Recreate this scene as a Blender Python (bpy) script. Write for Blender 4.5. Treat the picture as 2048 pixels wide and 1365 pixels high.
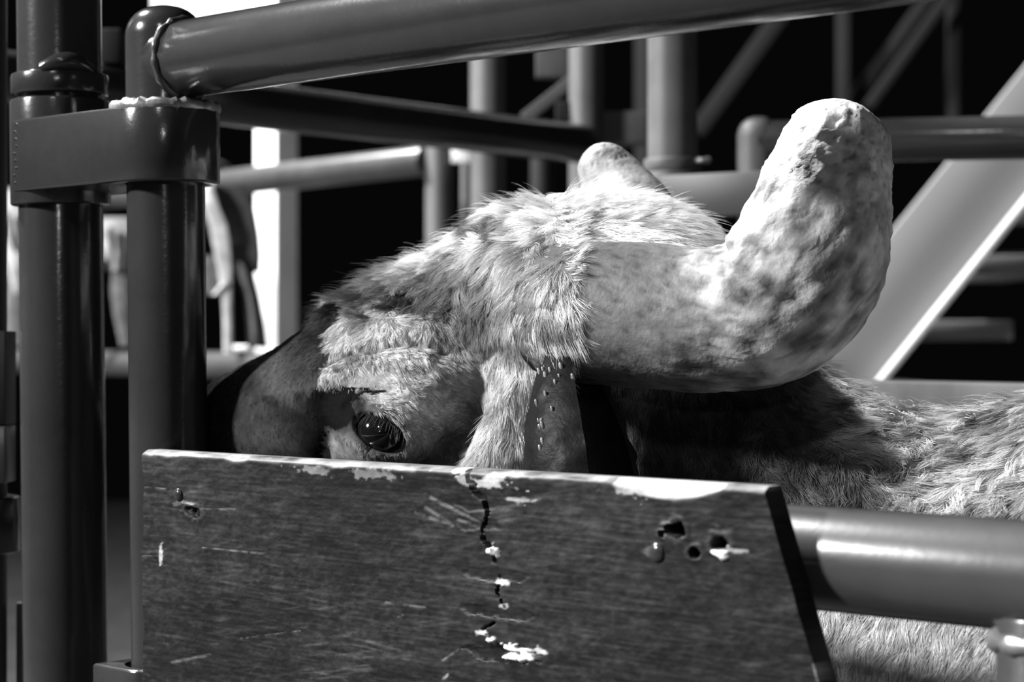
import bpy, bmesh, math, random
import numpy as np
from mathutils import Vector, Matrix
from mathutils.kdtree import KDTree

# ------------------------------------------------------------------ clean, camera, world, lamps, exposure
for o in list(bpy.data.objects):
    bpy.data.objects.remove(o)
SC = bpy.context.scene
COL = SC.collection
rng = np.random.default_rng(7)
random.seed(7)

FPX = 4096.0                      # focal length in photograph pixels (72 mm on a 36 mm sensor)
CX, CY, CAMZ = 1024.0, 682.5, 1.40

cam_d = bpy.data.cameras.new('camera')
cam_d.lens = 72.0
cam_d.sensor_width = 36.0
cam_d.clip_start = 0.02
cam_d.clip_end = 200
cam = bpy.data.objects.new('camera', cam_d)
cam.location = (0, 0, CAMZ)
cam.rotation_euler = (math.pi / 2, 0, 0)
COL.objects.link(cam)
SC.camera = cam
cam_d.dof.use_dof = True
cam_d.dof.focus_distance = 1.45
cam_d.dof.aperture_fstop = 7.1

world = bpy.data.worlds.new('night_arena')
SC.world = world
world.use_nodes = True
bg = world.node_tree.nodes['Background']
bg.inputs['Color'].default_value = (1, 1, 1, 1)
bg.inputs['Strength'].default_value = 0.0018

SC.view_settings.view_transform = 'Standard'
SC.view_settings.look = 'None'
SC.view_settings.exposure = 0.0
SC.view_settings.gamma = 1.0
SC.view_settings.use_curve_mapping = False

def area_lamp(name, loc, target, power, size, label):
    l = bpy.data.lights.new(name, 'AREA')
    l.shape = 'DISK'
    l.energy = power
    l.size = size
    o = bpy.data.objects.new(name, l)
    o.location = loc
    d = Vector(target) - Vector(loc)
    o.rotation_euler = d.to_track_quat('-Z', 'Y').to_euler()
    COL.objects.link(o)
    return o

T0 = Vector((0.05, 1.5, 1.4))
area_lamp('arena_floodlight', T0 + Vector((-.52, .38, .75)) * 8.5, T0, 3500, .60, '')
area_lamp('arena_floodlight', T0 + Vector((-.85, -.21, .475)) * 9.0, T0, 2150, 1.0, '')
area_lamp('arena_floodlight', T0 + Vector((-.12, -.80, .58)) * 10, T0, 75, .6, '')
area_lamp('arena_floodlight', (0.6, -9.0, 4.0), T0, 50, .30, '')

# ------------------------------------------------------------------ helpers
def at(px, py, d):
    return Vector(((px - CX) / FPX * d, d, CAMZ - (py - CY) / FPX * d))

def zat(py, d):
    return CAMZ - (py - CY) / FPX * d

D3 = Vector((.731, -.682, 0)).normalized()      # along the chute, to the bull's rear
N3 = Vector((.682, .731, 0)).normalized()       # across the chute, away from the camera
P0 = Vector((-.2796, 1.55, 0))                  # top left corner of the board's face, on the ground plan

def on_gate(px, off):
    """plan point on the plane parallel to the gate, OFF metres behind the board's face, under image column px"""
    r = Vector(((px - CX) / FPX, 1, 0))
    t = (P0.dot(N3) + off) / r.dot(N3)
    return r * t

def tag(o, label=None, cat=None, group=None, kind=None):
    if label: o['label'] = label
    if cat: o['category'] = cat
    if group: o['group'] = group
    if kind: o['kind'] = kind
    return o

def empty(name, loc=(0, 0, 0)):
    o = bpy.data.objects.new(name, None)
    o.location = loc
    COL.objects.link(o)
    return o

def obj(name, verts, faces, mat, parent=None, smooth=True, angle=40):
    me = bpy.data.meshes.new(name)
    me.from_pydata([tuple(v) for v in verts], [], faces)
    me.validate()
    me.update()
    o = bpy.data.objects.new(name, me)
    if mat: me.materials.append(mat)
    COL.objects.link(o)
    finish(o, parent, smooth, angle)
    return o

def finish(o, parent=None, smooth=True, angle=40):
    me = o.data
    bm = bmesh.new()
    bm.from_mesh(me)
    bmesh.ops.recalc_face_normals(bm, faces=bm.faces)
    bm.to_mesh(me)
    bm.free()
    if smooth:
        me.polygons.foreach_set('use_smooth', [True] * len(me.polygons))
        me.set_sharp_from_angle(angle=math.radians(angle))
    if parent is not None:
        o.parent = parent
        o.matrix_parent_inverse = Matrix.Translation(parent.location).inverted()

class MB:
    def __init__(self):
        self.v, self.f = [], []
    def add(self, vs, fs):
        b = len(self.v)
        self.v += [Vector(v) for v in vs]
        self.f += [tuple(i + b for i in f) for f in fs]
        return self
    def build(self, name, mat, parent=None, smooth=True, angle=40):
        return obj(name, self.v, self.f, mat, parent, smooth, angle)
    def tube(self, pts, rad, n=32, cap=True):
        pts = [Vector(p) for p in pts]
        if not hasattr(rad, '__len__'): rad = [rad] * len(pts)
        vs, fs = [], []
        t0 = (pts[1] - pts[0]).normalized()
        u = t0.orthogonal().normalized()
        for i, p in enumerate(pts):
            if i == 0: t = pts[1] - pts[0]
            elif i == len(pts) - 1: t = pts[-1] - pts[-2]
            else: t = pts[i + 1] - pts[i - 1]
            t.normalize()
            u = (u - t * u.dot(t)).normalized()
            w = t.cross(u)
            for k in range(n):
                a = 2 * math.pi * k / n
                vs.append(p + (u * math.cos(a) + w * math.sin(a)) * rad[i])
        for i in range(len(pts) - 1):
            for k in range(n):
                k2 = (k + 1) % n
                fs.append((i * n + k, i * n + k2, (i + 1) * n + k2, (i + 1) * n + k))
        if cap:
            fs.append(tuple(range(n - 1, -1, -1)))
            fs.append(tuple((len(pts) - 1) * n + k for k in range(n)))
        return self.add(vs, fs)
    def pipe(self, a, b, r, n=40, bev=.002):
        a, b = Vector(a), Vector(b)
        t = (b - a).normalized()
        return self.tube([a, a + t * bev * .3, a + t * bev, b - t * bev, b - t * bev * .3, b],
                         [r - bev, r - bev * .3, r, r, r - bev * .3, r - bev], n)
    def box(self, c, ax, ay, az, hx, hy, hz, bev=.0015):
        """bevelled box: centre, three axes, half sizes"""
        c = Vector(c)
        bm = bmesh.new()
        bmesh.ops.create_cube(bm, size=2)
        for v in bm.verts:
            v.co = Vector((v.co.x * hx, v.co.y * hy, v.co.z * hz))
        if bev:
            bmesh.ops.bevel(bm, geom=bm.edges[:] + bm.verts[:], offset=bev, segments=2, affect='EDGES', profile=.5)
        bm.verts.index_update()
        vs = [c + ax * v.co.x + ay * v.co.y + az * v.co.z for v in bm.verts]
        fs = [tuple(v.index for v in f.verts) for f in bm.faces]
        bm.free()
        return self.add(vs, fs)
    def prism(self, outline, z0, z1, bev=.002):
        """closed plan outline (list of xy), extruded between z0 and z1 with a small bevel"""
        n = len(outline)
        c = Vector((sum(p[0] for p in outline) / n, sum(p[1] for p in outline) / n, 0))
        def ring(z, inset):
            r = []
            for i in range(n):
                p = Vector((outline[i][0], outline[i][1], 0))
                q = Vector((outline[i - 1][0], outline[i - 1][1], 0))
                s = Vector((outline[(i + 1) % n][0], outline[(i + 1) % n][1], 0))
                t = (s - q).normalized()
                nn = Vector((t.y, -t.x, 0))
                if nn.dot(p - c) < 0: nn = -nn
                p = p - nn * inset
                r.append(Vector((p.x, p.y, z)))
            return r
        rings = [ring(z0, bev), ring(z0 + bev * .4, bev * .3), ring(z0 + bev, 0),
                 ring(z1 - bev, 0), ring(z1 - bev * .4, bev * .3), ring(z1, bev)]
        vs = [v for r in rings for v in r]
        fs = []
        for i in range(5):
            for k in range(n):
                k2 = (k + 1) % n
                fs.append((i * n + k, i * n + k2, (i + 1) * n + k2, (i + 1) * n + k))
        fs.append(tuple(range(n)))
        fs.append(tuple(5 * n + k for k in range(n)))
        return self.add(vs, fs)

X3, Y3, Z3 = Vector((1, 0, 0)), Vector((0, 1, 0)), Vector((0, 0, 1))

# ------------------------------------------------------------------ materials
def mat(name, grey, rough=.5, spec=.5, noise=None, bump=None, metal=0, attr=None, coat=0):
    """noise = (scale, grey2, detail, lo, hi) ; bump = (scale, strength, distance)"""
    m = bpy.data.materials.new(name)
    m.use_nodes = True
    nt = m.node_tree
    b = nt.nodes['Principled BSDF']
    b.inputs['Base Color'].default_value = (grey, grey, grey, 1)
    b.inputs['Roughness'].default_value = rough
    b.inputs['Specular IOR Level'].default_value = spec
    b.inputs['Metallic'].default_value = metal
    b.inputs['Coat Weight'].default_value = coat
    tc = nt.nodes.new('ShaderNodeTexCoord')
    col = None
    if attr:
        a = nt.nodes.new('ShaderNodeAttribute')
        a.attribute_name = attr
        col = a.outputs['Color']
    if noise:
        n = nt.nodes.new('ShaderNodeTexNoise')
        n.inputs['Scale'].default_value = noise[0]
        n.inputs['Detail'].default_value = noise[2]
        n.inputs['Roughness'].default_value = .65
        nt.links.new(tc.outputs['Object'], n.inputs['Vector'])
        r = nt.nodes.new('ShaderNodeMapRange')
        r.inputs['From Min'].default_value = noise[3]
        r.inputs['From Max'].default_value = noise[4]
        nt.links.new(n.outputs['Fac'], r.inputs['Value'])
        mx = nt.nodes.new('ShaderNodeMix')
        mx.data_type = 'RGBA'
        mx.inputs['A'].default_value = (grey, grey, grey, 1)
        mx.inputs['B'].default_value = (noise[1],) * 3 + (1,)
        nt.links.new(r.outputs['Result'], mx.inputs['Factor'])
        if col is not None:
            m2 = nt.nodes.new('ShaderNodeMix')
            m2.data_type = 'RGBA'
            m2.blend_type = 'MULTIPLY'
            m2.inputs['Factor'].default_value = 1
            nt.links.new(col, m2.inputs['A'])
            nt.links.new(mx.outputs['Result'], m2.inputs['B'])
            col = m2.outputs['Result']
        else:
            col = mx.outputs['Result']
    if col is not None:
        nt.links.new(col, b.inputs['Base Color'])
    if bump:
        prev = None
        bl = bump if isinstance(bump[0], tuple) else (bump,)
        for sc, st, di in bl:
            n = nt.nodes.new('ShaderNodeTexNoise')
            n.inputs['Scale'].default_value = sc
            n.inputs['Detail'].default_value = 3
            nt.links.new(tc.outputs['Object'], n.inputs['Vector'])
            bp = nt.nodes.new('ShaderNodeBump')
            bp.inputs['Strength'].default_value = st
            bp.inputs['Distance'].default_value = di
            nt.links.new(n.outputs['Fac'], bp.inputs['Height'])
            if prev is not None: nt.links.new(prev, bp.inputs['Normal'])
            prev = bp.outputs['Normal']
        nt.links.new(prev, b.inputs['Normal'])
    return m

M_PAINT = mat('dark_painted_steel', .026, .17, .5, (14, .020, 5, .35, .7), ((260, .09, .0012), (22, .22, .002)))
M_PAINT2 = mat('worn_painted_steel', .052, .29, .5, (10, .035, 5, .35, .7), ((220, .05, .0012), (20, .2, .002)))
M_BLACK = mat('black_steel', .012, .45, .4, None, (180, .2, .001))
M_WELD = mat('weld_metal', .20, .35, .8, (90, .12, 3, .35, .7), (120, .5, .002), metal=.3)
M_FARSTEEL = mat('far_steel', .085, .55, .2, (8, .05, 4, .3, .7))
M_DIMSTEEL = mat('dim_steel', .014, .7, .08, (6, .012, 4, .3, .7))
M_WHITE = mat('white_painted_timber', .80, .6, .3, (12, .6, 4, .5, .8))
M_STRING = mat('pale_painted_plate', .19, .55, .3, (3, .20, 4, .4, .8))
M_LIT_EDGE = mat('lit_edge_paint', .48, .5, .3, (5, .36, 4, .4, .8))  # paler grey that imitates light along the stringer's edge
M_DIRT = mat('arena_dirt', .06, .95, .1, (4, .03, 6, .3, .7), (40, .6, .02))

# ------------------------------------------------------------------ ground
v = []
f = []
n = 24
for i in range(n + 1):
    for j in range(n + 1):
        v.append((-9 + 18 * i / n, -4 + 22 * j / n, 0.012 * math.sin(i * 1.7) * math.cos(j * 2.3) - .012))
for i in range(n):
    for j in range(n):
        f.append((i * (n + 1) + j, (i + 1) * (n + 1) + j, (i + 1) * (n + 1) + j + 1, i * (n + 1) + j + 1))
g = obj('floor', v, f, M_DIRT)
g['kind'] = 'structure'

# ------------------------------------------------------------------ front chute gate (posts, rails, hinge)
R = .0306
PIN = .051                                     # pipe axes lie this far behind the board's face
post2 = on_gate(331, PIN)
post1 = on_gate(121, PIN)
LEAN = Vector((-.010, 0, 1))                    # both posts lean a touch to the left going up

def lean_at(p, z, z0=1.55):
    return Vector((p.x, p.y, 0)) + LEAN * (z - z0) + Vector((0, 0, z0))

def dome_post(p, r, ztop, name, material, parent, z0=0.0):
    pts, rad = [], []
    for z in (z0, .3, .7, 1.0, 1.3, ztop - r * .8): 
        pts.append(lean_at(p, z)); rad.append(r)
    for k in range(1, 9):
        a = k / 8 * math.pi / 2
        pts.append(lean_at(p, ztop - r * .8 + r * .8 * math.sin(a))); rad.append(max(r * math.cos(a) ** .8, .0006))
    return MB().tube(pts, rad, 48).build(name, material, parent)

gate = empty('chute_gate', (post2.x, post2.y, 0))
tag(gate, 'dark steel pipe chute gate in front of the bull, with dome-capped post and two rails', 'gate')
dome_post(post2, R, 1.664, 'gate_post', M_PAINT, gate)
zr = 1.620
b_far = on_gate(2500, PIN)
MB().pipe(Vector((post2.x, post2.y, zr)), Vector((b_far.x, b_far.y, zr)), .0300, 56).build('top_rail', M_PAINT, gate)
c0 = on_gate(560, PIN)
ZL = 1.2735
MB().pipe(Vector((c0.x, c0.y, ZL)), Vector((b_far.x, b_far.y, ZL)), .0302, 56).build('lower_rail', M_PAINT2, gate)
e2 = on_gate(2092, PIN)
up = MB().pipe(Vector((e2.x, e2.y, 0.0)), Vector((e2.x, e2.y, ZL - .02)), .026, 40).build('upright', M_PAINT2, gate)

def weld_ring(name, c, r, tube, parent, n=60, seed=1, a0=0, a1=2 * math.pi, axis=Z3, m=None, lump=.35):
    rr = random.Random(seed)
    ax = Vector(axis).normalized()
    u = ax.orthogonal().normalized()
    w = ax.cross(u)
    pts, rad = [], []
    full = abs(a1 - a0 - 2 * math.pi) < .01
    for k in range(n + 1):
        a = a0 + (a1 - a0) * k / n
        q = rr.uniform(-1, 1)
        pts.append(Vector(c) + (u * math.cos(a) + w * math.sin(a)) * (r + q * tube * .15) + ax * (q * tube * .2))
        rad.append(tube * (1 + lump * math.sin(k * 1.9) * .6 + lump * rr.uniform(-.5, .5)))
    return MB().tube(pts, rad, 10).build(name, m or M_WELD, parent)

# weld where the top rail meets the post, and bead where the post leaves the strap
dr = (b_far - post2).normalized()
weld_ring('weld_bead', Vector((post2.x, post2.y, zr)) + dr * .026, .0305, .0030, gate, 48, 3, axis=dr, m=M_PAINT2)
weld_ring('weld_bead', lean_at(post2, ZL - .0) + Vector((e2.x - post2.x, e2.y - post2.y, -.034 - lean_at(post2, ZL).z + ZL)), .0265, .006, gate, 30, 4)

# hinge post with its sleeve, collar and the strap reaching round the gate post
hp = empty('hinge_post', (post1.x, post1.y, 0))
tag(hp, 'thick dark steel post with a collar, strapped to the dome-capped gate post', 'post')
R1 = .0348
MB().pipe(lean_at(post1, 0), lean_at(post1, 2.3), R1, 56).build('post_pipe', M_PAINT, hp)
d1 = post1.y
MB().pipe(lean_at(post1, zat(412, d1)), lean_at(post1, zat(202, d1)), .0412, 56, .002).build('hinge_sleeve', M_PAINT, hp)
MB().pipe(lean_at(post1, zat(193, d1)), lean_at(post1, zat(150, d1)), .0402, 56, .0025).build('collar', M_PAINT, hp)
bm_ = MB()
pts, rad = [], []
for k in range(14):
    a = -1.75 + k / 13 * 1.15
    pts.append(lean_at(post1, zat(150, d1) + .001 + .006 * math.sin(k / 13 * math.pi)) + Vector((math.cos(a), math.sin(a), 0)) * .0375)
    rad.append(.004 + .0035 * math.sin(k / 13 * math.pi))
bm_.tube(pts, rad, 12).build('weld_lump', M_PAINT, hp)

def strap(p_left, p_round, left_ext, z0, z1, r, name, parent, material, hole=.0318):
    """flat strap whose rounded end has a hole for the post it turns on"""
    ax = (Vector((p_round.x, p_round.y, 0)) - Vector((p_left.x, p_left.y, 0))).normalized()
    ay = Vector((ax.y, -ax.x, 0))
    A = Vector((p_round.x, p_round.y, 0))
    Lx = (A - Vector((p_left.x, p_left.y, 0))).length + left_ext
    c = math.atan2(r, Lx)
    th = sorted([k * math.pi / 32 - math.pi for k in range(64)] + [math.pi - c, -math.pi + c] + [math.pi - c * f for f in (.5, 1.5, 2.5)] + [-math.pi + c * f for f in (.5, 1.5, 2.5)])
    def outer(t):
        cx, sy = math.cos(t), math.sin(t)
        if cx >= 0: return r
        q = r / abs(sy) if abs(sy) > 1e-6 else 1e9
        return min(q, Lx / abs(cx))
    rings = []
    bv = .002
    for z, kind in ((z0, 'in'), (z0, -bv), (z0 + bv * .4, -bv * .3), (z0 + bv, 0), (z1 - bv, 0), (z1 - bv * .4, -bv * .3), (z1, -bv), (z1, 'in')):
        rings.append([A + (ax * math.cos(t) + ay * math.sin(t)) * (hole if kind == 'in' else outer(t) + kind) + Vector((0, 0, z)) for t in th])
    n = len(th)
    vs = [v for q in rings for v in q]
    fs = []
    for i in range(8):
        i2 = (i + 1) % 8
        for k in range(n):
            k2 = (k + 1) % n
            fs.append((i * n + k, i * n + k2, i2 * n + k2, i2 * n + k))
    return MB().add(vs, fs).build(name, material, parent, True, 35)

strap(post1, post2, .007, 1.5235, 1.5815, .0425, 'hinge_strap', hp, M_PAINT)
wb = weld_ring('weld_bead', lean_at(post2, 1.5826), .0378, .0055, hp, 70, 5, lump=.05)
tk = MB()
axs = (post2 - post1).normalized(); ays = Vector((axs.y, -axs.x, 0))
for k in range(9):
    tk_p = post1 - axs * (.002 + .0015 * math.sin(k * 2.1)) + ays * .0425
    tk.tube([Vector((tk_p.x, tk_p.y, 1.530 + k * .006)) - ays * .002, Vector((tk_p.x, tk_p.y, 1.530 + k * .006)) + ays * .0012],
            [.0022, .0004], 8)
o = tk.build('weld_spatter', M_PAINT, hp); o['kind'] = 'stuff'
zb = 1.146
lp = post2 + (post1 - post2).normalized() * .030
strap(lp, post2, .010, zb - .058, zb, .040, 'lower_hinge_strap', gate, M_PAINT)

# neighbour gate's hinge at the picture's edge
ng = on_gate(-62, PIN + .02)
nb = empty('neighbour_gate_post', (ng.x, ng.y, 0))
tag(nb, 'black steel post with two hinge lugs, beside the thick collared hinge post', 'post')
MB().pipe(Vector((ng.x, ng.y, 0)), Vector((ng.x + .0, ng.y, 2.3)), .0335, 40).build('post_pipe', M_BLACK, nb)
dq = ng.y
xl = lambda px: (px - CX) / FPX * dq
def lug(px0, px1, py0, py1, m, name, dy=0):
    MB().box(((xl(px0) + xl(px1)) / 2, dq + dy, (zat(py0, dq) + zat(py1, dq)) / 2), X3, Y3, Z3,
             (xl(px1) - xl(px0)) / 2, .02, (zat(py0, dq) - zat(py1, dq)) / 2, .0012).build(name, m, nb)
lug(-120, 41, 663, 846, M_BLACK, 'hinge_lug', -.036)
lug(-120, 45, 848, 958, M_PAINT2, 'hinge_lug', -.044)
MB().pipe(Vector((xl(-40), dq - .02, zat(1100, dq))), Vector((xl(-40), dq - .02, zat(990, dq))), .040, 48, .002).build('hinge_sleeve', M_PAINT, nb)
MB().box((xl(42), dq + .02, zat(1300, dq)), X3, Y3, Z3, .0085, .004, .04, .001).build('strap_plate', M_PAINT2, nb)

# ------------------------------------------------------------------ wooden board on the gate
BW, BT = .576, .018
ZT, ZB = 1.3175, 1.02
def bpt(px, py):
    """pixel of the photograph -> (s, z) on the board's face"""
    r = Vector(((px - CX) / FPX, 1, -(py - CY) / FPX))
    t = P0.dot(N3) / r.dot(N3)
    q = r * t
    return (q - P0).dot(D3), CAMZ + q.z

def vnoise(x, y, seed=0):
    xi, yi = np.floor(x).astype(int), np.floor(y).astype(int)
    xf, yf = x - xi, y - yi
    def h(a, b):
        k = (a * 374761393 + b * 668265263 + seed * 974634777) & 0xffffffff
        k = ((k ^ (k >> 13)) * 1274126177) & 0xffffffff
        return ((k ^ (k >> 16)) & 0xffff) / 65535.0
    u, w = xf * xf * (3 - 2 * xf), yf * yf * (3 - 2 * yf)
    a = h(xi, yi) * (1 - u) + h(xi + 1, yi) * u
    b = h(xi, yi + 1) * (1 - u) + h(xi + 1, yi + 1) * u
    return a * (1 - w) + b * w

def fbm(x, y, seed=0, oct=4):
    s, a, t = 0, .5, 0
    for k in range(oct):
        s = s + a * vnoise(x * 2 ** k, y * 2 ** k, seed + k); t += a; a *= .5
    return s / t

def vnoise3(x, y, z, seed=0):
    xi, yi, zi = (np.floor(q).astype(int) for q in (x, y, z))
    u, v, w = (lambda f: f * f * (3 - 2 * f))(x - xi), (lambda f: f * f * (3 - 2 * f))(y - yi), (lambda f: f * f * (3 - 2 * f))(z - zi)
    r = 0
    for a in (0, 1):
        for b in (0, 1):
            for c in (0, 1):
                k = ((xi + a) * 374761393 + (yi + b) * 668265263 + (zi + c) * 1440662683 + seed * 974634777) & 0xffffffff
                k = ((k ^ (k >> 13)) * 1274126177) & 0xffffffff
                k = ((k ^ (k >> 16)) & 0xffff) / 65535.0
                r = r + k * (u if a else 1 - u) * (v if b else 1 - v) * (w if c else 1 - w)
    return r

def fbm3(P, sc, seed=0, oct=4):
    s, a, t = 0, .5, 0
    for k in range(oct):
        q = sc * 2 ** k
        s = s + a * vnoise3(P[:, 0] * q + 31.7, P[:, 1] * q + 17.3, P[:, 2] * q + 5.1, seed + k); t += a; a *= .5
    return s / t

def seg_dist(X, Y, pts):
    d = np.full(X.shape, 1e9)
    for (x0, y0), (x1, y1) in zip(pts[:-1], pts[1:]):
        dx, dy = x1 - x0, y1 - y0
        t = np.clip(((X - x0) * dx + (Y - y0) * dy) / (dx * dx + dy * dy + 1e-12), 0, 1)
        d = np.minimum(d, np.hypot(X - x0 - t * dx, Y - y0 - t * dy))
    return d

def build_board():
    ns, nz = 420, 230
    zz = np.concatenate([np.linspace(ZB, 1.13, 20)[:-1], np.linspace(1.13, ZT, nz)])
    nz = len(zz)
    U = np.linspace(0, 1, ns)
    rightS = lambda z: BW + (ZT - z) * .355
    S = np.empty((nz, ns)); Z = np.empty((nz, ns))
    for i, z in enumerate(zz):
        leftS = .0012 * math.sin(z * 60) + .001 * math.sin(z * 171) - .0
        S[i] = leftS + (rightS(z) - leftS) * U
        Z[i] = z
    S0, Z0 = S.copy(), Z.copy()
    disp = np.zeros_like(S)            # + is out of the face
    grain = fbm(S * 38, Z * 700, 3) - .5
    disp += grain * .00035 + (fbm(S * 30, Z * 60, 9) - .5) * .0014 + (fbm(S * 160, Z * 230, 19) - .5) * .0004
    base = .008 + .022 * (fbm(S * 9, Z * 16, 21) - .47) + .035 * np.clip(fbm(S * 45, Z * 300, 5, 3) - .55, 0, 1) + .02 * (fbm(S * 260, Z * 380, 23, 2) - .5)
    base = np.clip(base, .004, 1)
    # scuffs: pale short scratches
    scr = np.clip(fbm(S * 22 + Z * 20, Z * 330 - S * 60, 31, 3) - .62, 0, 1) * 1.1
    scr += np.clip(fbm(S * 20, Z * 520 + S * 30, 41, 3) - .64, 0, 1) * .8
    patch = np.clip(fbm(S * 9, Z * 11, 51, 2) * 2.2 - .75, 0, 1)
    col = base + scr * patch * .20
    # worn top edge: bare bright wood
    topd = ZT - Z
    wear = .0012 + .0022 * fbm(S * 40, S * 0 + 3.3, 61) + .004 * np.clip(fbm(S * 28, S * 0 + 9.1, 63) - .62, 0, 1) * 6 * (fbm(S * 130, Z * 200, 64))
    sA, _ = bpt(1235, 990); sB, _ = bpt(1525, 985)
    tt = np.clip((S - sA) / (sB - sA), 0, 1)
    bulge = np.where((S > sA - .004) & (S < sB + .02), .0105 * np.sin(np.clip(tt * 1.15 + .1, 0, 1) * math.pi) ** .8, 0)
    wear = np.maximum(wear, bulge)
    w = np.clip((wear - topd) / .0014 + .5, 0, 1)
    col = col * (1 - w) + (.10 + .35 * (fbm(S * 60, Z * 500, 71) - .45) + .22 * (bulge > .003)) * w
    disp -= np.clip(1 - topd / (wear + .0015), 0, 1) ** 2 * .0065
    # the crack
    crack = [bpt(*p) for p in ((926, 940), (934, 955), (953, 985), (968, 1005), (975, 1025), (973, 1045), (963, 1060), (967, 1080), (985, 1103),
                               (992, 1128), (1003, 1160), (996, 1185), (1010, 1218), (1002, 1240), (960, 1262), (985, 1285), (1020, 1305), (1088, 1308))]
    jx = (fbm(S * 120, Z * 120, 83, 3) - .5) * .006
    cw = seg_dist(S + jx, Z + jx * .4, crack)
    wid = np.where(Z > 1.265, .0015, .0009) * (.5 + fbm(S * 150, Z * 150, 81, 2))
    _, zc = bpt(970, 1068)
    cm = np.clip(1 - cw / wid, 0, 1) * np.where(Z > zc, 1, np.clip((fbm(S * 140, Z * 140, 87, 2) - .42) * 5, 0, 1))
    disp -= np.minimum(cm * 2, 1) * .007
    col = col * (1 - .75 * np.minimum(cm * 1.5, 1))
    # splintered ledges along the crack: steps in the surface
    for (px, py, rx, ry, h) in ((960, 1050, 45, 14, .0016), (990, 1150, 60, 12, .0022), (985, 1222, 70, 14, .0025), (1010, 1310, 75, 16, .0032),
                                (940, 1010, 50, 12, .0014), (1040, 990, 40, 10, .001)):
        s, z = bpt(px, py); s2, _ = bpt(px + rx, py); _, z2 = bpt(px, py - ry)
        e = ((S - s) / (s2 - s)) ** 2 + ((Z - z) / (z2 - z)) ** 2
        jag = 1 + 2.4 * (fbm(S * 90, Z * 160, 91, 4) - .5)
        disp -= np.where(e < jag, .5 * h * np.clip((z2 - Z) / (z2 - z) * .5 + .3, 0, 1), 0)
    # bare chips of bright wood
    for (px, py, rx, ry, c) in ((985, 1102, 9, 9, .7), (1003, 1165, 14, 5, .5), (1008, 1213, 10, 6, .45), (966, 1268, 10, 5, .6), (985, 1281, 9, 6, .75),
                                (1028, 1311, 15, 13, .95), (1054, 1311, 18, 13, .95), (1078, 1304, 20, 6, .6), (962, 968, 40, 9, .38), (988, 958, 25, 10, .42),
                                (935, 962, 13, 12, .25), (910, 942, 14, 6, .6), (1300, 980, 60, 9, .25), (1255, 975, 30, 14, .22), (1035, 1000, 24, 5, .17),
                                (1442, 1108, 11, 8, .75), (1300, 1105, 8, 8, .07), (384, 1008, 9, 4, .09), (1470, 1101, 24, 3, .3), (370, 1006, 14, 3, .16),
                                (630, 940, 30, 8, .14), (740, 948, 36, 10, .16), (322, 1112, 4, 14, .3), (357, 1008, 8, 3, .07)):
        s, z = bpt(px, py); s2, _ = bpt(px + rx, py); _, z2 = bpt(px, py - ry)
        e = np.sqrt(((S - s) / (s2 - s)) ** 2 + ((Z - z) / (z2 - z)) ** 2)
        e = e * (1 + 1.7 * (fbm(S * 230, Z * 330, 101, 3) - .5))
        k = np.clip((1.15 - e) / .35, 0, 1)
        col = col * (1 - k) + c * k
        if c > .6: disp += k * .0022
    # nail and bolt holes
    for (px, py, r) in ((1353, 1061, 15), (1388, 1107, 11), (1439, 1088, 15), (1338, 1060, 9), (1325, 1068, 6), (378, 1022, 8), (390, 1026, 10)):
        s, z = bpt(px, py); s2, _ = bpt(px + r, py); _, z2 = bpt(px, py - r)
        e = np.sqrt(((S - s) / (s2 - s)) ** 2 + ((Z - z) / (z2 - z)) ** 2) * (1 + .7 * (fbm(S * 300, Z * 300, 111, 2) - .5))
        k = np.clip((1.05 - e) / .25, 0, 1)
        disp -= k * (.012 if px > 1000 else .003)
        col = col * (1 - k * .8)
        ring = np.exp(-((e - 1.5) / .35) ** 2)
        disp += ring * .0006
        col = col + ring * .02
    # drag marks
    for p0, p1, wd, c in (((405, 1095), (530, 1108), 2.2, .16), ((770, 1205), (850, 1215), 3, .13), ((480, 1278), (600, 1262), 2.0, .14), ((880, 1325), (915, 1300), 3, .2),
                          ((795, 1235), (806, 1231), 3, .22), ((850, 1015), (905, 1050), 6, .10), ((860, 995), (960, 1045), 5, .13), ((830, 1025), (890, 1045), 5, .09),
                          ((915, 1040), (962, 1056), 5, .16), ((340, 1325), (420, 1310), 5, .10), ((880, 1365), (895, 1350), 4, .3), ((1625, 1330), (1636, 1362), 3, .3),
                          ((400, 1018), (470, 1018), 2, .14), ((285, 975), (340, 978), 2, .12), ((285, 1112), (320, 1112), 2, .1)):
        q = seg_dist(S, Z, [bpt(*p0), bpt(*p1)])
        k = np.clip(1.2 - q / (wd * .00026), 0, 1) * np.clip(2.6 * fbm(S * 160, Z * 400, 121, 3) - .75, 0, 1)
        col = np.maximum(col, col * (1 - k) + c * k)
        disp -= k * .0005
    col = np.clip(col, .008, .95)
    P = np.array(P0)[None, None, :] + S[..., None] * np.array(D3) - disp[..., None] * np.array(N3)
    P[..., 2] = Z
    # front grid, then the back sheet and the four edges
    nv = nz * ns
    verts = P.reshape(-1, 3)
    back = np.array(P0)[None, None, :] + S0[..., None] * np.array(D3) + BT * np.array(N3)
    back[..., 2] = Z0
    idx = np.arange(nv).reshape(nz, ns)
    q = np.stack([idx[:-1, :-1], idx[:-1, 1:], idx[1:, 1:], idx[1:, :-1]], -1).reshape(-1, 4)
    faces = [tuple(r) for r in q.tolist()]
    loop = list(idx[0, :]) + list(idx[1:, -1]) + list(idx[-1, ::-1][1:]) + list(idx[::-1, 0][1:-1])
    bl = {}
    vb = []
    for k in loop:
        bl[int(k)] = nv + len(vb)
        i, j = divmod(int(k), ns)
        vb.append(back[i, j])
    L = len(loop)
    for a in range(L):
        i, j = int(loop[a]), int(loop[(a + 1) % L])
        faces.append((j, i, bl[i], bl[j]))
    faces.append(tuple(bl[int(k)] for k in loop))
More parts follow.
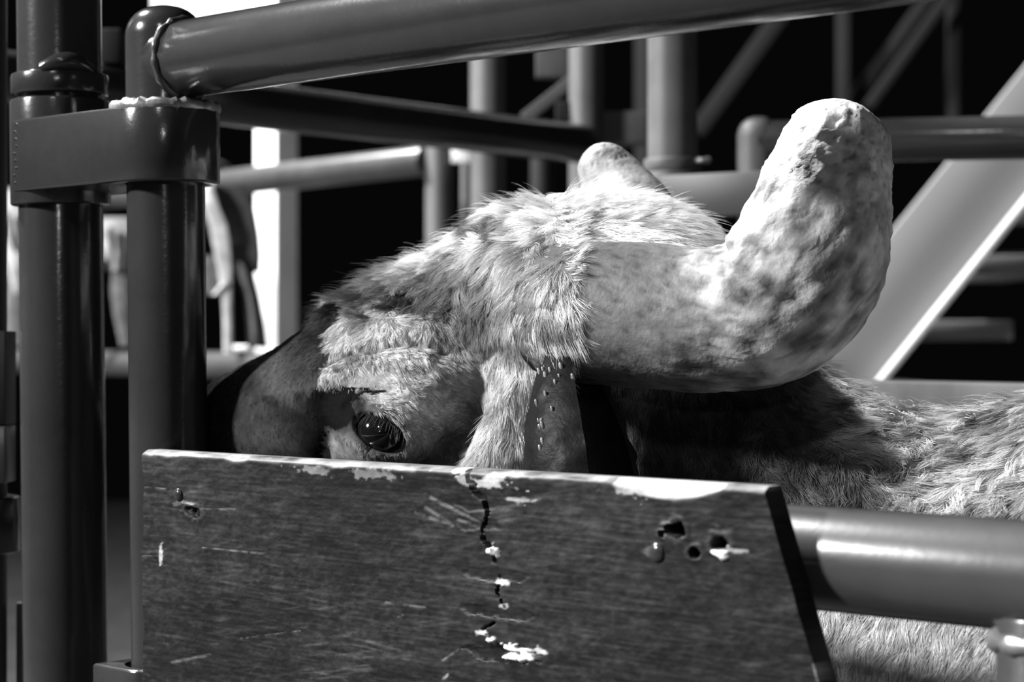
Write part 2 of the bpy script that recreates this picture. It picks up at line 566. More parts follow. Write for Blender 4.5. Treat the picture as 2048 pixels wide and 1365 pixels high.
    verts = np.concatenate([verts, np.array(vb)])
    cols = np.concatenate([col.reshape(-1), np.array([ .07 if abs(p[2] - ZT) < 1e-4 else .010 for p in vb])])
    m = mat('scuffed_dark_painted_board', .65, .55, .12, (60, 1.3, 5, .35, .75), ((420, .25, .0008),), attr='paint')
    root = empty('wooden_board', tuple(P0))
    tag(root, 'dark painted wooden board with a jagged vertical crack, bolted to the gate under the eye', 'board')
    o = obj('board_plank', verts, faces, m, root, True, 50)
    a = o.data.attributes.new('paint', 'FLOAT_COLOR', 'POINT')
    a.data.foreach_set('color', np.repeat(np.concatenate([cols[:, None]] * 3 + [np.ones((len(cols), 1))], 1), 1, 0).astype(np.float32).ravel())
    # carriage bolts
    for px, py, r in ((357, 990, 16), (1314, 1106, 19)):
        s, z = bpt(px, py)
        c = P0 + D3 * s
        c = Vector((c.x, c.y, z))
        rr = r * .00030
        pts = [c - N3 * -.002, c - N3 * .0006, c - N3 * .0016, c - N3 * .0024, c - N3 * .0027]
        MB().tube(pts, [rr, rr, rr * .86, rr * .5, .0002], 24).build('bolt_head', M_PAINT, root)
    return root
build_board()

# ------------------------------------------------------------------ the bull
V = lambda *a: np.array(a, dtype=np.float64)
nd = np.array(D3); nn_ = np.array(N3)
HF = V(-.87, .30, -.33); HF /= np.linalg.norm(HF)          # towards the nose
HL = V(.0, -.86, -.51); HL -= HF * HL.dot(HF); HL /= np.linalg.norm(HL)   # towards the near horn
HU = np.cross(HF, HL); HU = HU if HU[2] > 0 else -HU       # out of the forehead
HO = np.array(at(1137, 420, 1.53))                         # top of the poll
def hp_(f, l, u): return HO + HF * f + HL * l + HU * u
RIDGE = V(.410, 1.482, 0)
def bp_(t, l, z): return RIDGE + nd * t + nn_ * l + V(0, 0, z)

def smin(a, b, k):
    h = np.clip(.5 + .5 * (b - a) / k, 0, 1)
    return b * (1 - h) + a * h - k * h * (1 - h)
def smax(a, b, k): return -smin(-a, -b, k)
def s_ell(P, c, axes, r):
    q = (P - c.astype(np.float32)) @ np.array(axes, dtype=np.float32).T
    r = np.array(r, dtype=np.float32)
    k0 = np.linalg.norm(q / r, axis=-1)
    k1 = np.linalg.norm(q / (r * r), axis=-1) + 1e-9
    return k0 * (k0 - 1) / k1
def s_cone(P, a, b, ra, rb):
    a = a.astype(np.float32); b = b.astype(np.float32)
    ba = b - a
    t = np.clip(((P - a) @ ba) / ba.dot(ba), 0, 1)
    return np.linalg.norm(P - a - t[..., None] * ba, axis=-1) - (ra + (rb - ra) * t)
HA = (HF, HL, HU)
BA = (nd, nn_, V(0, 0, 1))
EYE = np.array(at(764, 866, 1.500))
EYE_R = .0205

def bull_sdf(P):
    P = P.astype(np.float32)
    # trunk
    d = s_ell(P, bp_(.24, 0, 1.03), BA, (.36, .235, .30))
    d = smin(d, s_ell(P, bp_(.80, 0, 1.03), BA, (.52, .29, .33)), .12)
    d = smin(d, s_ell(P, bp_(1.35, 0, 1.10), BA, (.36, .26, .28)), .12)
    d = smin(d, s_ell(P, bp_(.06, 0, 1.215), BA, (.24, .13, .155)), .10)       # hump
    for s in (-1, 1):
        d = smin(d, s_cone(P, bp_(.18, s * .17, 1.0), bp_(.12, s * .17, .62), .13, .075), .08)
        d = smin(d, s_cone(P, bp_(.12, s * .17, .60), bp_(.14, s * .17, .36), .070, .050), .04)
        d = smin(d, s_cone(P, bp_(.14, s * .17, .36), bp_(.13, s * .17, .10), .047, .040), .03)
        d = smin(d, s_cone(P, bp_(.13, s * .17, .12), bp_(.10, s * .17, .03), .048, .055), .02)
        d = smin(d, s_cone(P, bp_(1.38, s * .16, 1.0), bp_(1.30, s * .18, .68), .17, .10), .08)
        d = smin(d, s_cone(P, bp_(1.30, s * .18, .68), bp_(1.52, s * .18, .48), .085, .052), .04)
        d = smin(d, s_cone(P, bp_(1.52, s * .18, .48), bp_(1.49, s * .18, .12), .050, .040), .03)
        d = smin(d, s_cone(P, bp_(1.49, s * .18, .12), bp_(1.46, s * .18, .03), .048, .055), .02)
    # neck
    nb0 = bp_(.06, 0, 1.05); nb1 = np.array(at(1370, 920, 1.60))
    d = smin(d, s_cone(P, nb0, nb1, .205, .108), .05)
    d = smin(d, s_cone(P, nb1, hp_(.03, 0, -.14), .115, .10), .04)
    d = smin(d, s_cone(P, bp_(.02, 0, .95), hp_(.02, 0, -.25), .16, .06), .07)   # dewlap and throat
    # head
    h = s_ell(P, hp_(.085, 0, -.095), HA, (.145, .100, .092))
    h = smin(h, s_ell(P, hp_(.005, .01, -.075), HA, (.060, .085, .055)), .035)     # poll
    h = smin(h, s_ell(P, hp_(-.020, .02, -.070), HA, (.075, .075, .060)), .03)
    h = smin(h, s_ell(P, hp_(.17, 0, -.085), HA, (.085, .095, .070)), .03)
    h = smin(h, s_cone(P, np.array(at(1060, 560, 1.56)), np.array(at(1172, 624, 1.468)), .056, .046), .030)   # near horn root
    h = smin(h, s_cone(P, np.array(at(1240, 530, 1.60)), np.array(at(1262, 485, 1.67)), .046, .034), .025)   # far horn root
    for s in (-1, 1):
        h = smin(h, s_ell(P, hp_(.185, s * .072, -.060 - (.012 if s < 0 else 0)), HA, (.055, .040, .034)), .025)   # brow ridge
        h = smin(h, s_cone(P, hp_(.12, s * .060, -.19), hp_(.26, s * .048, -.175), .055, .040), .05)   # cheek
    h = smin(h, s_cone(P, np.array(at(700, 815, 1.560)), np.array(at(490, 880, 1.675)), .052, .046), .035)
    h = smin(h, s_cone(P, hp_(.20, 0, -.105), hp_(.375, -.048, -.118), .083, .052), .05)
    h = smin(h, s_ell(P, hp_(.405, -.058, -.126), HA, (.050, .054, .053)), .04)
    h = smin(h, s_cone(P, hp_(.05, 0, -.215), hp_(.365, -.048, -.195), .065, .036), .05)
    h = smin(h, s_cone(P, np.array(at(1066, 770, 1.515)), np.array(at(1008, 960, 1.500)), .024, .032), .022)
    # eye: lids bulge round the ball, then an almond opening shows it
    h = smin(h, s_ell(P, np.array(at(800, 770, 1.545)), HA, (.058, .050, .040)), .02)
    h = smin(h, s_ell(P, EYE + V(.002, .008, -.002), np.eye(3), (.032, .031, .029)), .022)
    d = smin(d, h, .05)
    ca, sa = math.cos(.50), math.sin(.50)
    A = (V(ca, .10, -sa), V(0, 1, 0), V(sa, .0, ca))
    o = s_ell(P, EYE + V(-.0005, -.024, .0), A, (.0215, .030, .0125))
    d = smax(d, -o, .003)
    return d

def bull_mesh():
    hs = .0085
    o0 = bp_(-.95, -.47, -.01)
    nx, ny, nz = int(2.78 / hs), int(1.10 / hs), int(1.62 / hs)
    gx, gy, gz = np.arange(nx) * hs, np.arange(ny) * hs, np.arange(nz) * hs
    val = np.empty((nx, ny, nz), np.float32)
    X, Y, Z = np.meshgrid(gx, gy, gz, indexing='ij')
    # coarse pass tells which slabs need the fine evaluation
    for i0 in range(0, nx, 40):
        sl = slice(i0, min(nx, i0 + 40))
        P = o0 + X[sl][..., None] * nd + Y[sl][..., None] * nn_ + Z[sl][..., None] * V(0, 0, 1)
        # evaluate on every 4th point, keep the full evaluation near the surface only
        val[sl] = 1
        c = bull_sdf(P[::4, ::4, ::4])
        c = np.repeat(np.repeat(np.repeat(c, 4, 0), 4, 1), 4, 2)[:P.shape[0], :P.shape[1], :P.shape[2]]
        val[sl] = c
        m = np.abs(c) < .075
        val[sl][m] = bull_sdf(P[m])
    ins = val < 0
    # surface nets
    cs = np.zeros((nx - 1, ny - 1, nz - 1), np.int8)
    for a in (0, 1):
        for b in (0, 1):
            for c in (0, 1):
                cs += ins[a:nx - 1 + a, b:ny - 1 + b, c:nz - 1 + c]
    act = np.argwhere((cs > 0) & (cs < 8))
    vid = -np.ones(cs.shape, np.int64)
    vid[act[:, 0], act[:, 1], act[:, 2]] = np.arange(len(act))
    pos = np.zeros((len(act), 3)); cnt = np.zeros(len(act))
    cor = [(a, b, c) for a in (0, 1) for b in (0, 1) for c in (0, 1)]
    for p in cor:
        for ax in range(3):
            if p[ax]: continue
            q = list(p); q[ax] = 1
            vp = val[act[:, 0] + p[0], act[:, 1] + p[1], act[:, 2] + p[2]]
            vq = val[act[:, 0] + q[0], act[:, 1] + q[1], act[:, 2] + q[2]]
            m = (vp < 0) != (vq < 0)
            t = np.where(m, vp / (vp - vq + 1e-12), 0)
            e = np.array(p, float)[None] + t[:, None] * (np.array(q) - np.array(p))[None]
            pos[m] += e[m]; cnt[m] += 1
    pos = (pos / cnt[:, None] + act) * hs
    verts = o0 + pos[:, :1] * nd + pos[:, 1:2] * nn_ + pos[:, 2:] * V(0, 0, 1)
    faces = []
    for ax in range(3):
        u, w = [(1, 2), (2, 0), (0, 1)][ax]
        sl0 = [slice(1, -1)] * 3; sl1 = [slice(1, -1)] * 3
        sl0[ax] = slice(0, -1); sl1[ax] = slice(1, None)
        e = ins[tuple(sl0)] != ins[tuple(sl1)]
        I = np.argwhere(e)
        off = np.ones(3, int); off[ax] = 0
        I = I + off
        flip = ins[I[:, 0], I[:, 1], I[:, 2]]
        qs = []
        for du, dw in ((-1, -1), (0, -1), (0, 0), (-1, 0)):
            J = I.copy(); J[:, u] += du; J[:, w] += dw
            qs.append(vid[J[:, 0], J[:, 1], J[:, 2]])
        q = np.stack(qs, 1)
        q[~flip] = q[~flip][:, ::-1]
        faces.append(q)
    return verts, np.concatenate(faces)

def project(P):
    return CX + P[:, 0] / P[:, 1] * FPX, CY - (P[:, 2] - CAMZ) / P[:, 1] * FPX

def sdf_grad(P, e=.0012):
    g = np.stack([bull_sdf(P + V(*[e if k == i else 0 for k in range(3)])) - bull_sdf(P - V(*[e if k == i else 0 for k in range(3)])) for i in range(3)], 1)
    return g / (np.linalg.norm(g, axis=1, keepdims=True) + 1e-9)

# control points of the coat: x, y, direction, length mm, grey, curl, lift
COAT = np.array([
    # bridge of the nose, dark
    (430, 820, -.8, .5, 6, .045, .0, .2), (500, 780, -.7, .6, 6, .05, .0, .2), (520, 860, -.6, .8, 6, .08, .0, .2), (560, 720, -.6, .7, 6, .05, .0, .2),
    (600, 680, -.5, .8, 7, .07, .0, .2), (560, 820, -.5, .8, 6, .07, .0, .2), (480, 880, -.5, .8, 6, .13, .0, .2), (625, 850, -.3, .9, 5, .03, .0, .2), (590, 900, -.3, .9, 5, .09, .0, .2),
    (240, 920, -.7, .6, 6, .025, .0, .2), (200, 1000, -.7, .6, 6, .03, .0, .2), (330, 900, -.7, .6, 6, .03, .0, .2), (150, 950, -.7, .6, 6, .03, 0, .2), (300, 1100, -.7, .6, 6, .03, 0, .2), (400, 1000, -.7, .6, 6, .05, 0, .2),
    # upper brow roll
    (690, 640, -.25, .95, 11, .50, .2, .35), (680, 690, -.2, .95, 10, .50, .2, .3), (760, 650, .05, .97, 11, .55, .2, .3), (830, 650, .15, .95, 11, .50, .2, .3), (900, 660, .3, .9, 12, .36, .3, .3),
    # lower brow roll
    (660, 740, -.4, .9, 7, .62, .1, .25), (720, 720, .2, .9, 8, .62, .2, .25), (700, 765, -.2, .9, 7, .60, .1, .25), (780, 740, .75, .6, 9, .58, .25, .25), (860, 750, .85, .5, 10, .52, .25, .25), (940, 760, .9, .4, 10, .40, .2, .25),
    # dark round the eye
    (670, 800, -.2, .9, 5, .03, .0, .2), (720, 810, .1, .9, 5, .035, .0, .2), (680, 850, -.3, .9, 5, .05, .0, .2), (662, 892, -.2, .9, 5, .40, .0, .2), (700, 905, .1, .95, 5, .40, .0, .2),
    (760, 803, .9, .2, 7, .75, .0, .25), (820, 815, .9, .45, 8, .72, .1, .25), (880, 820, .95, .25, 9, .50, .15, .25), (870, 870, .8, .6, 7, .32, .0, .2), (940, 830, .9, .2, 8, .28, .1, .2),
    (760, 920, .3, .95, 5, .12, .0, .2), (850, 930, .2, .9, 6, .13, .0, .2), (910, 900, .1, .95, 8, .20, .1, .2),
    # forelock
    (660, 610, -.7, .5, 18, .20, .5, .6), (700, 590, -.7, .5, 20, .26, .7, .6), (760, 560, -.6, .4, 22, .30, .8, .6), (720, 620, -.5, .7, 16, .30, .6, .4), (800, 600, -.3, .8, 20, .20, .8, .5), (850, 520, -.6, .3, 22, .42, .9, .6),
    (900, 560, -.4, .7, 22, .26, .9, .5), (860, 610, .1, .9, 18, .17, .7, .4), (950, 480, -.6, .3, 22, .62, .9, .6), (960, 560, -.2, .9, 24, .42, .8, .5), (950, 630, .1, .95, 18, .22, .6, .4), (1000, 450, -.5, .3, 22, .72, .9, .6),
    # crown and horn roots
    (1060, 430, -.4, .4, 20, .74, .9, .6), (1100, 470, -.3, .8, 18, .72, .6, .4), (1040, 540, -.1, .95, 22, .58, .5, .4), (1090, 560, .0, 1, 20, .72, .3, .35), (1040, 640, .05, 1, 20, .50, .3, .35), (1100, 660, .25, .95, 20, .72, .2, .4), (1140, 620, .6, .75, 20, .75, .2, .5),
    (1150, 520, .8, .4, 14, .80, .2, .5), (1020, 700, .2, .9, 12, .34, .2, .3), (1160, 690, .6, .8, 18, .60, .2, .5),
    (1150, 400, .3, -.2, 20, .80, .7, .6), (1250, 400, .9, .1, 15, .84, .3, .25), (1350, 410, .9, .30, 16, .86, .2, .25), (1430, 450, .80, .6, 20, .84, .2, .25), (1250, 460, .7, .6, 16, .84, .2, .4), (1380, 480, .8, .5, 20, .82, .2, .4),
    # tuft in front of the ear
    (1030, 760, -.3, .9, 18, .74, .2, .4), (990, 850, -.35, .9, 20, .74, .2, .4), (1050, 850, .05, .98, 20, .62, .2, .4), (960, 910, -.35, .9, 16, .55, .2, .4), (1060, 920, .1, .98, 20, .40, .3, .4), (1000, 740, -.2, .9, 14, .62, .1, .3),
    # throat and neck, shade below the horn painted into the grey
    (1200, 820, .0, 1, 10, .02, .1, .2), (1330, 850, .05, 1, 14, .035, .2, .2), (1330, 950, .1, 1, 14, .03, .2, .2), (1450, 850, .1, .95, 14, .05, .2, .3), (1450, 960, .1, .95, 14, .05, .3, .3), (1580, 830, .3, .9, 14, .10, .3, .3),
    (1560, 930, .2, .95, 16, .055, .4, .3), (1650, 940, .2, .95, 16, .06, .4, .3), (1720, 980, .3, .9, 16, .08, .5, .3),
    # crest and shoulder, curly
    (1660, 800, .7, .5, 16, .30, .5, .4), (1700, 850, .6, .6, 18, .50, .6, .4), (1740, 900, .5, .8, 20, .55, .6, .4), (1780, 960, .2, .9, 20, .30, .7, .4), (1800, 850, -.6, .6, 22, .45, .9, .4), (1900, 860, -.75, .5, 24, .50, 1, .45),
    (2000, 820, -.75, .5, 24, .40, 1, .45), (1900, 950, -.7, .6, 24, .50, 1, .45), (2020, 940, -.7, .6, 24, .50, 1, .45), (1850, 1010, -.6, .75, 22, .45, 1, .45), (2000, 1010, -.6, .75, 22, .42, 1, .45), (2150, 900, -.7, .6, 24, .5, 1, .45),
    # flank below the rail
    (1650, 1240, -.2, 1, 13, .62, .15, .22), (1750, 1300, -.25, 1, 13, .68, .15, .22), (1880, 1260, -.2, 1, 13, .62, .15, .22), (1950, 1340, -.2, 1, 13, .62, .15, .22), (2100, 1300, -.2, 1, 13, .6, .15, .22), (1700, 1360, -.2, 1, 13, .68, .15, .22), (1640, 1100, -.2, 1, 13, .5, .2, .22),
])
for r_ in COAT:
    if (640 < r_[0] < 1000 and 548 < r_[1] < 632) or (870 < r_[0] < 1030 and 600 < r_[1] < 735):
        r_[5] *= .75  # darker coat; beside the brow this puts shading into the grey
        continue
    if 640 < r_[0] < 1480 and r_[1] < 720 and r_[5] > .15: r_[5] = min(.92, r_[5] * (1.35 if r_[1] > 560 and r_[0] < 1000 else 1.25) + .06)
    elif 640 < r_[0] < 1100 and r_[1] < 950 and r_[5] > .4: r_[5] = min(.92, r_[5] * 1.25)
for r_ in COAT:
    if r_[0] < 960 and r_[1] > 630:
        r_[4] *= .85; r_[7] *= .85
    if r_[0] < 640 and r_[1] > 600: r_[5] *= 1.35
def coat(px, py):
    out = np.zeros((len(px), 6))
    for a in range(0, len(px), 40000):
        x, y = px[a:a + 40000], py[a:a + 40000]
        d2 = (x[:, None] - COAT[None, :, 0]) ** 2 + (y[:, None] - COAT[None, :, 1]) ** 2
        w = 1 / (d2 + 120.) ** 1.7
        w /= w.sum(1, keepdims=True)
        out[a:a + 40000] = w @ COAT[:, 2:]
    return out

def in_poly(px, py, poly):
    r = np.zeros(len(px), bool)
    n = len(poly)
    for i in range(n):
        x0, y0 = poly[i]; x1, y1 = poly[(i + 1) % n]
        c = ((y0 > py) != (y1 > py)) & (px < (x1 - x0) * (py - y0) / (y1 - y0 + 1e-9) + x0)
        r ^= c
    return r
DARKS = [  # dark coat markings with their own outline (jittered edges), and their grey
    ([(300, 1100), (380, 700), (520, 640), (640, 610), (706, 604), (660, 660), (655, 715), (632, 770), (640, 792), (652, 860), (640, 930), (620, 1100)], None),
    ([(632, 776), (660, 778), (712, 770), (745, 775), (770, 784), (722, 792), (706, 806), (712, 830), (700, 850), (676, 862), (650, 850)], .010),
    ([(618, 775), (640, 785), (652, 850), (650, 920), (612, 920), (604, 850)], .012),
]
def coat_grey(px, py, base, depth_noise):
    j = 9
    x = px + (fbm(px * .07, py * .07, 5, 3) - .5) * 2 * j
    y = py + (fbm(px * .07, py * .07, 15, 3) - .5) * 2 * j
    g = base.copy()
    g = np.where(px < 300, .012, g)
    face = (px < 900) & (py > 600)
    m0 = in_poly(x, y, DARKS[0][0])
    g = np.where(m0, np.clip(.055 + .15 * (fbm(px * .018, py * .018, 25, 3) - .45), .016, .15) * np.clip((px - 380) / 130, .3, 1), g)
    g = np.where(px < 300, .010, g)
    g = np.where(~m0 & face & (px < 760) & (py < 775) & (px > 640), np.maximum(g, .45), g)
    for poly, c in DARKS[1:]:
        m = in_poly(x, y, poly)
        g = np.where(m, c, g)
    for sx, sy, r in ((677, 733, 13), (706, 718, 13), (742, 704, 11), (530, 690, 10), (600, 790, 10), (540, 800, 14), (700, 655, 8), (740, 632, 9), (865, 707, 14)):
        dd = np.hypot((x - sx) / 1.3, (y - sy) / .75)
        g = np.where(dd < r, g * .35, g)
    return g

def build_bull():
    verts, faces = bull_mesh()
    me = bpy.data.meshes.new('body')
    me.from_pydata(verts.tolist(), [], faces.tolist())
    me.update()
    bm = bmesh.new(); bm.from_mesh(me)
    # finer faces over the head, one level for the shoulder in view
    def refine(sel, cuts):
        es = set()
        for fc in sel:
            for e in fc.edges: es.add(e)
        bmesh.ops.subdivide_edges(bm, edges=list(es), cuts=cuts, use_grid_fill=True)
    hc = Vector(hp_(.12, .03, -.08))
    refine([fc for fc in bm.faces if (fc.calc_center_median() - hc).length < .30 and (Vector((0, 0, CAMZ)) - fc.calc_center_median()).dot(fc.normal) > -.4], 2)
    ec = Vector(EYE)
    refine([fc for fc in bm.faces if (fc.calc_center_median() - ec).length < .042], 2)
    bm.to_mesh(me); bm.free()
    n = len(me.vertices)
    P = np.empty(n * 3); me.vertices.foreach_get('co', P); P = P.reshape(-1, 3)
    near = np.linalg.norm(P - np.array(hc), axis=1) < .34
    for _ in range(3):
        Q = P[near]
        g = sdf_grad(Q)
        P[near] = Q - g * np.clip(bull_sdf(Q), -.006, .006)[:, None]
    # wrinkles, folds and hair-covered lumps, pressed into the skin round the face
    me.vertices.foreach_set('co', P.ravel()); me.update()
    Nn = np.empty(n * 3); me.vertices.foreach_get('normal', Nn); Nn = Nn.reshape(-1, 3)
    px, py = project(P)
    facing = ((V(0, 0, CAMZ) - P) * Nn).sum(1) > -.15
    sel = near & facing
    disp = np.zeros(n)
    def stroke(pts, w, h):
        d = seg_dist(px, py, pts)
        return h * np.exp(-(d / w) ** 2)
    disp += stroke([(650, 728), (690, 708), (740, 693), (830, 686), (895, 700)], 7, -.0075)
    disp += stroke([(655, 760), (700, 735), (770, 722), (850, 725), (920, 745)], 20, .0050)
    disp += stroke([(690, 640), (760, 655), (840, 655), (900, 660)], 26, .0050)
    disp += stroke([(870, 705), (920, 725), (960, 750)], 10, -.0035)
    disp += stroke([(860, 760), (920, 775), (960, 800)], 14, .0020)
    disp += stroke([(715, 800), (760, 792), (820, 815), (870, 855)], 12, .0030)
    disp += stroke([(690, 815), (720, 785), (780, 778)], 8, -.0020)
    disp += stroke([(680, 870), (730, 905), (790, 935)], 10, .0022)
    disp += stroke([(640, 800), (655, 860), (650, 920)], 14, -.0040)
    disp += stroke([(620, 640), (560, 710), (490, 770)], 22, .0025)
    disp += stroke([(900, 800), (950, 840), (930, 900)], 24, -.0050)
    disp += stroke([(960, 720), (1000, 690)], 18, -.003)
    disp += stroke([(1030, 770), (990, 860), (960, 930)], 30, .0070)
    disp += stroke([(1165, 520), (1150, 600), (1165, 690)], 14, .0040)
    disp += (fbm(px * .03, py * .03, 201, 3) - .5) * np.where((py < 640) & (px < 1120) & (px > 640), .010, .0012)
    P[sel] += Nn[sel] * disp[sel][:, None]
    me.vertices.foreach_set('co', P.ravel())
    me.polygons.foreach_set('use_smooth', [True] * len(me.polygons))
    me.update()
    me.vertices.foreach_get('normal', Nn_ := np.empty(n * 3)); Nn = Nn_.reshape(-1, 3)
    px, py = project(P)
    c = coat(px, py)
    grey = coat_grey(px, py, c[:, 3], P)
    bodyg = .45 + .3 * (fbm(P[:, 0] * 6, P[:, 2] * 6, 33) - .5)
    hidden = (px > 2250) | (py > 1450)
    grey = np.where(hidden, bodyg, grey)
    rim = np.linalg.norm(P - EYE, axis=1) < .0262
    grey = np.where(rim, np.minimum(grey, .2), grey)
    me.attributes.new('coat', 'FLOAT_COLOR', 'POINT').data.foreach_set('color', np.concatenate([np.repeat(grey[:, None] * .45, 3, 1), np.ones((n, 1))], 1).astype(np.float32).ravel())
    m_skin = mat('bull_skin', .5, .8, .04, (90, 1.3, 4, .3, .7), ((300, .3, .001),), attr='coat')
    me.materials.append(m_skin)
    root = empty('bull', (float(bp_(.7, 0, 0)[0]), float(bp_(.7, 0, 0)[1]), 0))
    tag(root, 'horned bull with muddy pale face and shaggy forelock, looking over the wooden board', 'bull')
    ob = bpy.data.objects.new('body', me)
    COL.objects.link(ob)
    ob.parent = root
    ob.matrix_parent_inverse = Matrix.Translation(root.location).inverted()
    return root, me, P, Nn

bull, BME, BP, BN = build_bull()

# eyeball
M_EYE = mat('dark_eye', .006, .06, .6, coat=1)
ez = MB()
pts, rad = [], []
eb = Vector(EYE)
fw = Vector((-.12, -.98, .02)).normalized()
for k in range(17):
    a = -math.pi / 2 + math.pi * k / 16
    cor_ = .0016 * max(0, math.sin(a)) ** 6
    pts.append(eb + fw * (EYE_R * math.sin(a) + cor_)); rad.append(max(EYE_R * math.cos(a), .0001))
ez.tube(pts, rad, 40).build('eye', M_EYE, bull)

# horns
def build_horn(ctrl, name, seed, seg=70, ring=110):
    """ctrl: (point, radius) ; a scaly, flaking blunt horn"""
    c = np.array([list(p) + [r] for p, r in ctrl])
    ts = np.linspace(0, len(c) - 1, seg)
    def cr(t):
        i = min(int(t), len(c) - 2); u = t - i
        p0, p1, p2, p3 = c[max(i - 1, 0)], c[i], c[i + 1], c[min(i + 2, len(c) - 1)]
        return .5 * ((2 * p1) + (-p0 + p2) * u + (2 * p0 - 5 * p1 + 4 * p2 - p3) * u ** 2 + (-p0 + 3 * p1 - 3 * p2 + p3) * u ** 3)
    pts = [cr(t) for t in ts]
    line = [Vector(p[:3]) for p in pts]; rad = [p[3] for p in pts]
    # blunt rounded tip
    tdir = (line[-1] - line[-2]).normalized()
    r0 = rad[-1]; e0 = line[-1]
    a0 = math.atan(min(.6, (rad[-4] - rad[-1]) / (line[-1] - line[-4]).length))
    Rc = r0 / math.cos(a0)
    for k in range(1, 19):
        a = a0 + k / 18 * (math.pi / 2 - a0)
        line.append(e0 + tdir * (Rc * .97 * (math.sin(a) - math.sin(a0)))); rad.append(max(Rc * math.cos(a), .0002))
    mb = MB().tube(line, rad, ring, True)
    Pv = np.array([list(v) for v in mb.v])
    m = len(line)
    lin = np.array([list(v) for v in line])
    s = np.concatenate([[0], np.cumsum(np.linalg.norm(np.diff(lin, axis=0), axis=1))])
    sv = np.repeat(s, ring)
    th = np.tile(np.arange(ring) / ring * 2 * math.pi, m)
    ctr = np.repeat(lin, ring, 0)
    nrm = Pv - ctr
    nrm /= np.linalg.norm(nrm, axis=1, keepdims=True) + 1e-9
    def n3(sc, seed, o=4):
        return fbm3(Pv * np.array([1, 1, .8]), sc, seed, o)
    rough_w = np.clip((sv - .085) / .05, 0, 1)
    ridge = 1 - np.abs(2 * n3(70, seed + 3) - 1)
    flake = np.clip(n3(120, seed + 9) - .5, 0, 1)
    dd = (n3(28, seed) - .5) * .0032 * (.12 + rough_w) + (ridge ** 3 - .4) * .0022 * (.12 + rough_w) + flake * .006 * rough_w
    crack = np.abs(n3(150, seed + 21) - .5)
    dd -= np.clip(.022 - crack, 0, 1) * .05
    # ring of scaly skin at the root
    base = np.exp(-((sv - .012) / .010) ** 2)
    dd += base * (np.where(np.abs(n3(330, seed + 31, 2) - .5) < .05, -.0012, .0010)) - np.exp(-((sv - .004) / .004) ** 2) * .002
    pale = .50 * n3(75, seed + 41) + .35 * n3(26, seed + 43, 3) + .15 * n3(9, seed + 44, 2)
    fine = n3(210, seed + 45, 3) - .5
    g = .19 + .05 * (n3(20, seed + 47) - .5) + rough_w * (.16 + 2.8 * np.clip(pale - .51, -.085, .20)) + fine * (.12 + .35 * rough_w) + flake * rough_w * 1.1
    g = np.where(crack < .013, g * .55, g)
    scal = np.exp(-((sv - .030) / .011) ** 2) * (np.abs(n3(230, seed + 61, 2) - .5) < .035)
    dd -= scal * .0009
    g = g * (1 - .6 * scal)
    g *= 1 - .25 * np.exp(-((sv - .005) / .008) ** 2)
    g = np.clip(g * (.62 + .04 * rough_w), .04, .52)
    mb.v = [Vector(p) for p in (Pv + nrm * dd[:, None])]
    m_h = mat(name + '_keratin', .85, .62, .35, (160, 1.2, 5, .35, .7), ((330, .35, .0012), (90, .3, .003)), attr='paint')
    o = mb.build(name, m_h, bull, True, 80)
    o.data.attributes.new('paint', 'FLOAT_COLOR', 'POINT').data.foreach_set('color', np.concatenate([np.repeat(g[:, None], 3, 1), np.ones((len(g), 1))], 1).astype(np.float32).ravel())
    return o
pxr = lambda r, d: r / FPX * d
HD = ((1120, 622, 1.490, 138), (1180, 626, 1.470, 143), (1300, 632, 1.450, 146), (1420, 640, 1.430, 144),
      (1540, 612, 1.415, 154), (1612, 520, 1.410, 160), (1646, 400, 1.415, 134), (1661, 336, 1.418, 118), (1674, 280, 1.42, 104))
HC = [(at(x, y, d), pxr(r, d)) for x, y, d, r in HD]
build_horn(HC, 'horn', 300)
fo = [(at(1285, 495, 1.66), .040), (at(1266, 440, 1.69), .038), (at(1238, 385, 1.71), .0310), (at(1203, 328, 1.72), .0222)]
build_horn(fo, 'horn', 400, 30, 60)

# ears: drooping cupped leaves with a thick rim
M_EAR = mat('wet_dark_ear', .011, .5, .10, (60, .006, 4, .4, .7), ((120, .4, .002), (500, .3, .001)))
def build_ear(root_p, tip_p, open_dir, wmax, name):
    a, b = Vector(root_p), Vector(tip_p)
    t = (b - a).normalized()
    o_ = Vector(open_dir); o_ = (o_ - t * o_.dot(t)).normalized()
    w_ = t.cross(o_)
    L = (b - a).length
    nu, nv = 26, 30
    outer, inner = [], []
    for i in range(nu):
        s = i / (nu - 1)
        r = wmax * (.30 + .70 * math.sin(min(1, s * 1.5 + .05) * math.pi / 2)) * (1 - max(0, (s - .55) / .45) ** 2.2) + .0008
        c = a + t * (L * s)
        for j in range(nv):
            ph = math.radians(-125 + 250 * j / (nv - 1))
            dirv = -o_ * math.cos(ph) + w_ * math.sin(ph)
            lump = .0012 * math.sin(s * 40 + j) + .001 * random.uniform(-1, 1)
            outer.append(c + dirv * (r + lump)); inner.append(c + dirv * max(r - .0045, .0002))
    vs = outer + inner
    N = nu * nv
    fs = []
    for i in range(nu - 1):
        for j in range(nv - 1):
            k = i * nv + j
            fs.append((k, k + 1, k + nv + 1, k + nv))
            fs.append((N + k, N + k + nv, N + k + nv + 1, N + k + 1))
        for j in (0, nv - 1):
            k = i * nv + j
            fs.append((k, k + nv, N + k + nv, N + k))
    for j in range(nv - 1):
        fs.append((j, N + j, N + j + 1, j + 1))
        k = (nu - 1) * nv + j
        fs.append((k, k + 1, N + k + 1, N + k))
    return MB().add(vs, fs).build(name, M_EAR, bull, True, 60)
ear = build_ear(at(1132, 692, 1.46), at(1195, 1120, 1.40), (.60, -.50, -.2), .041, 'ear')
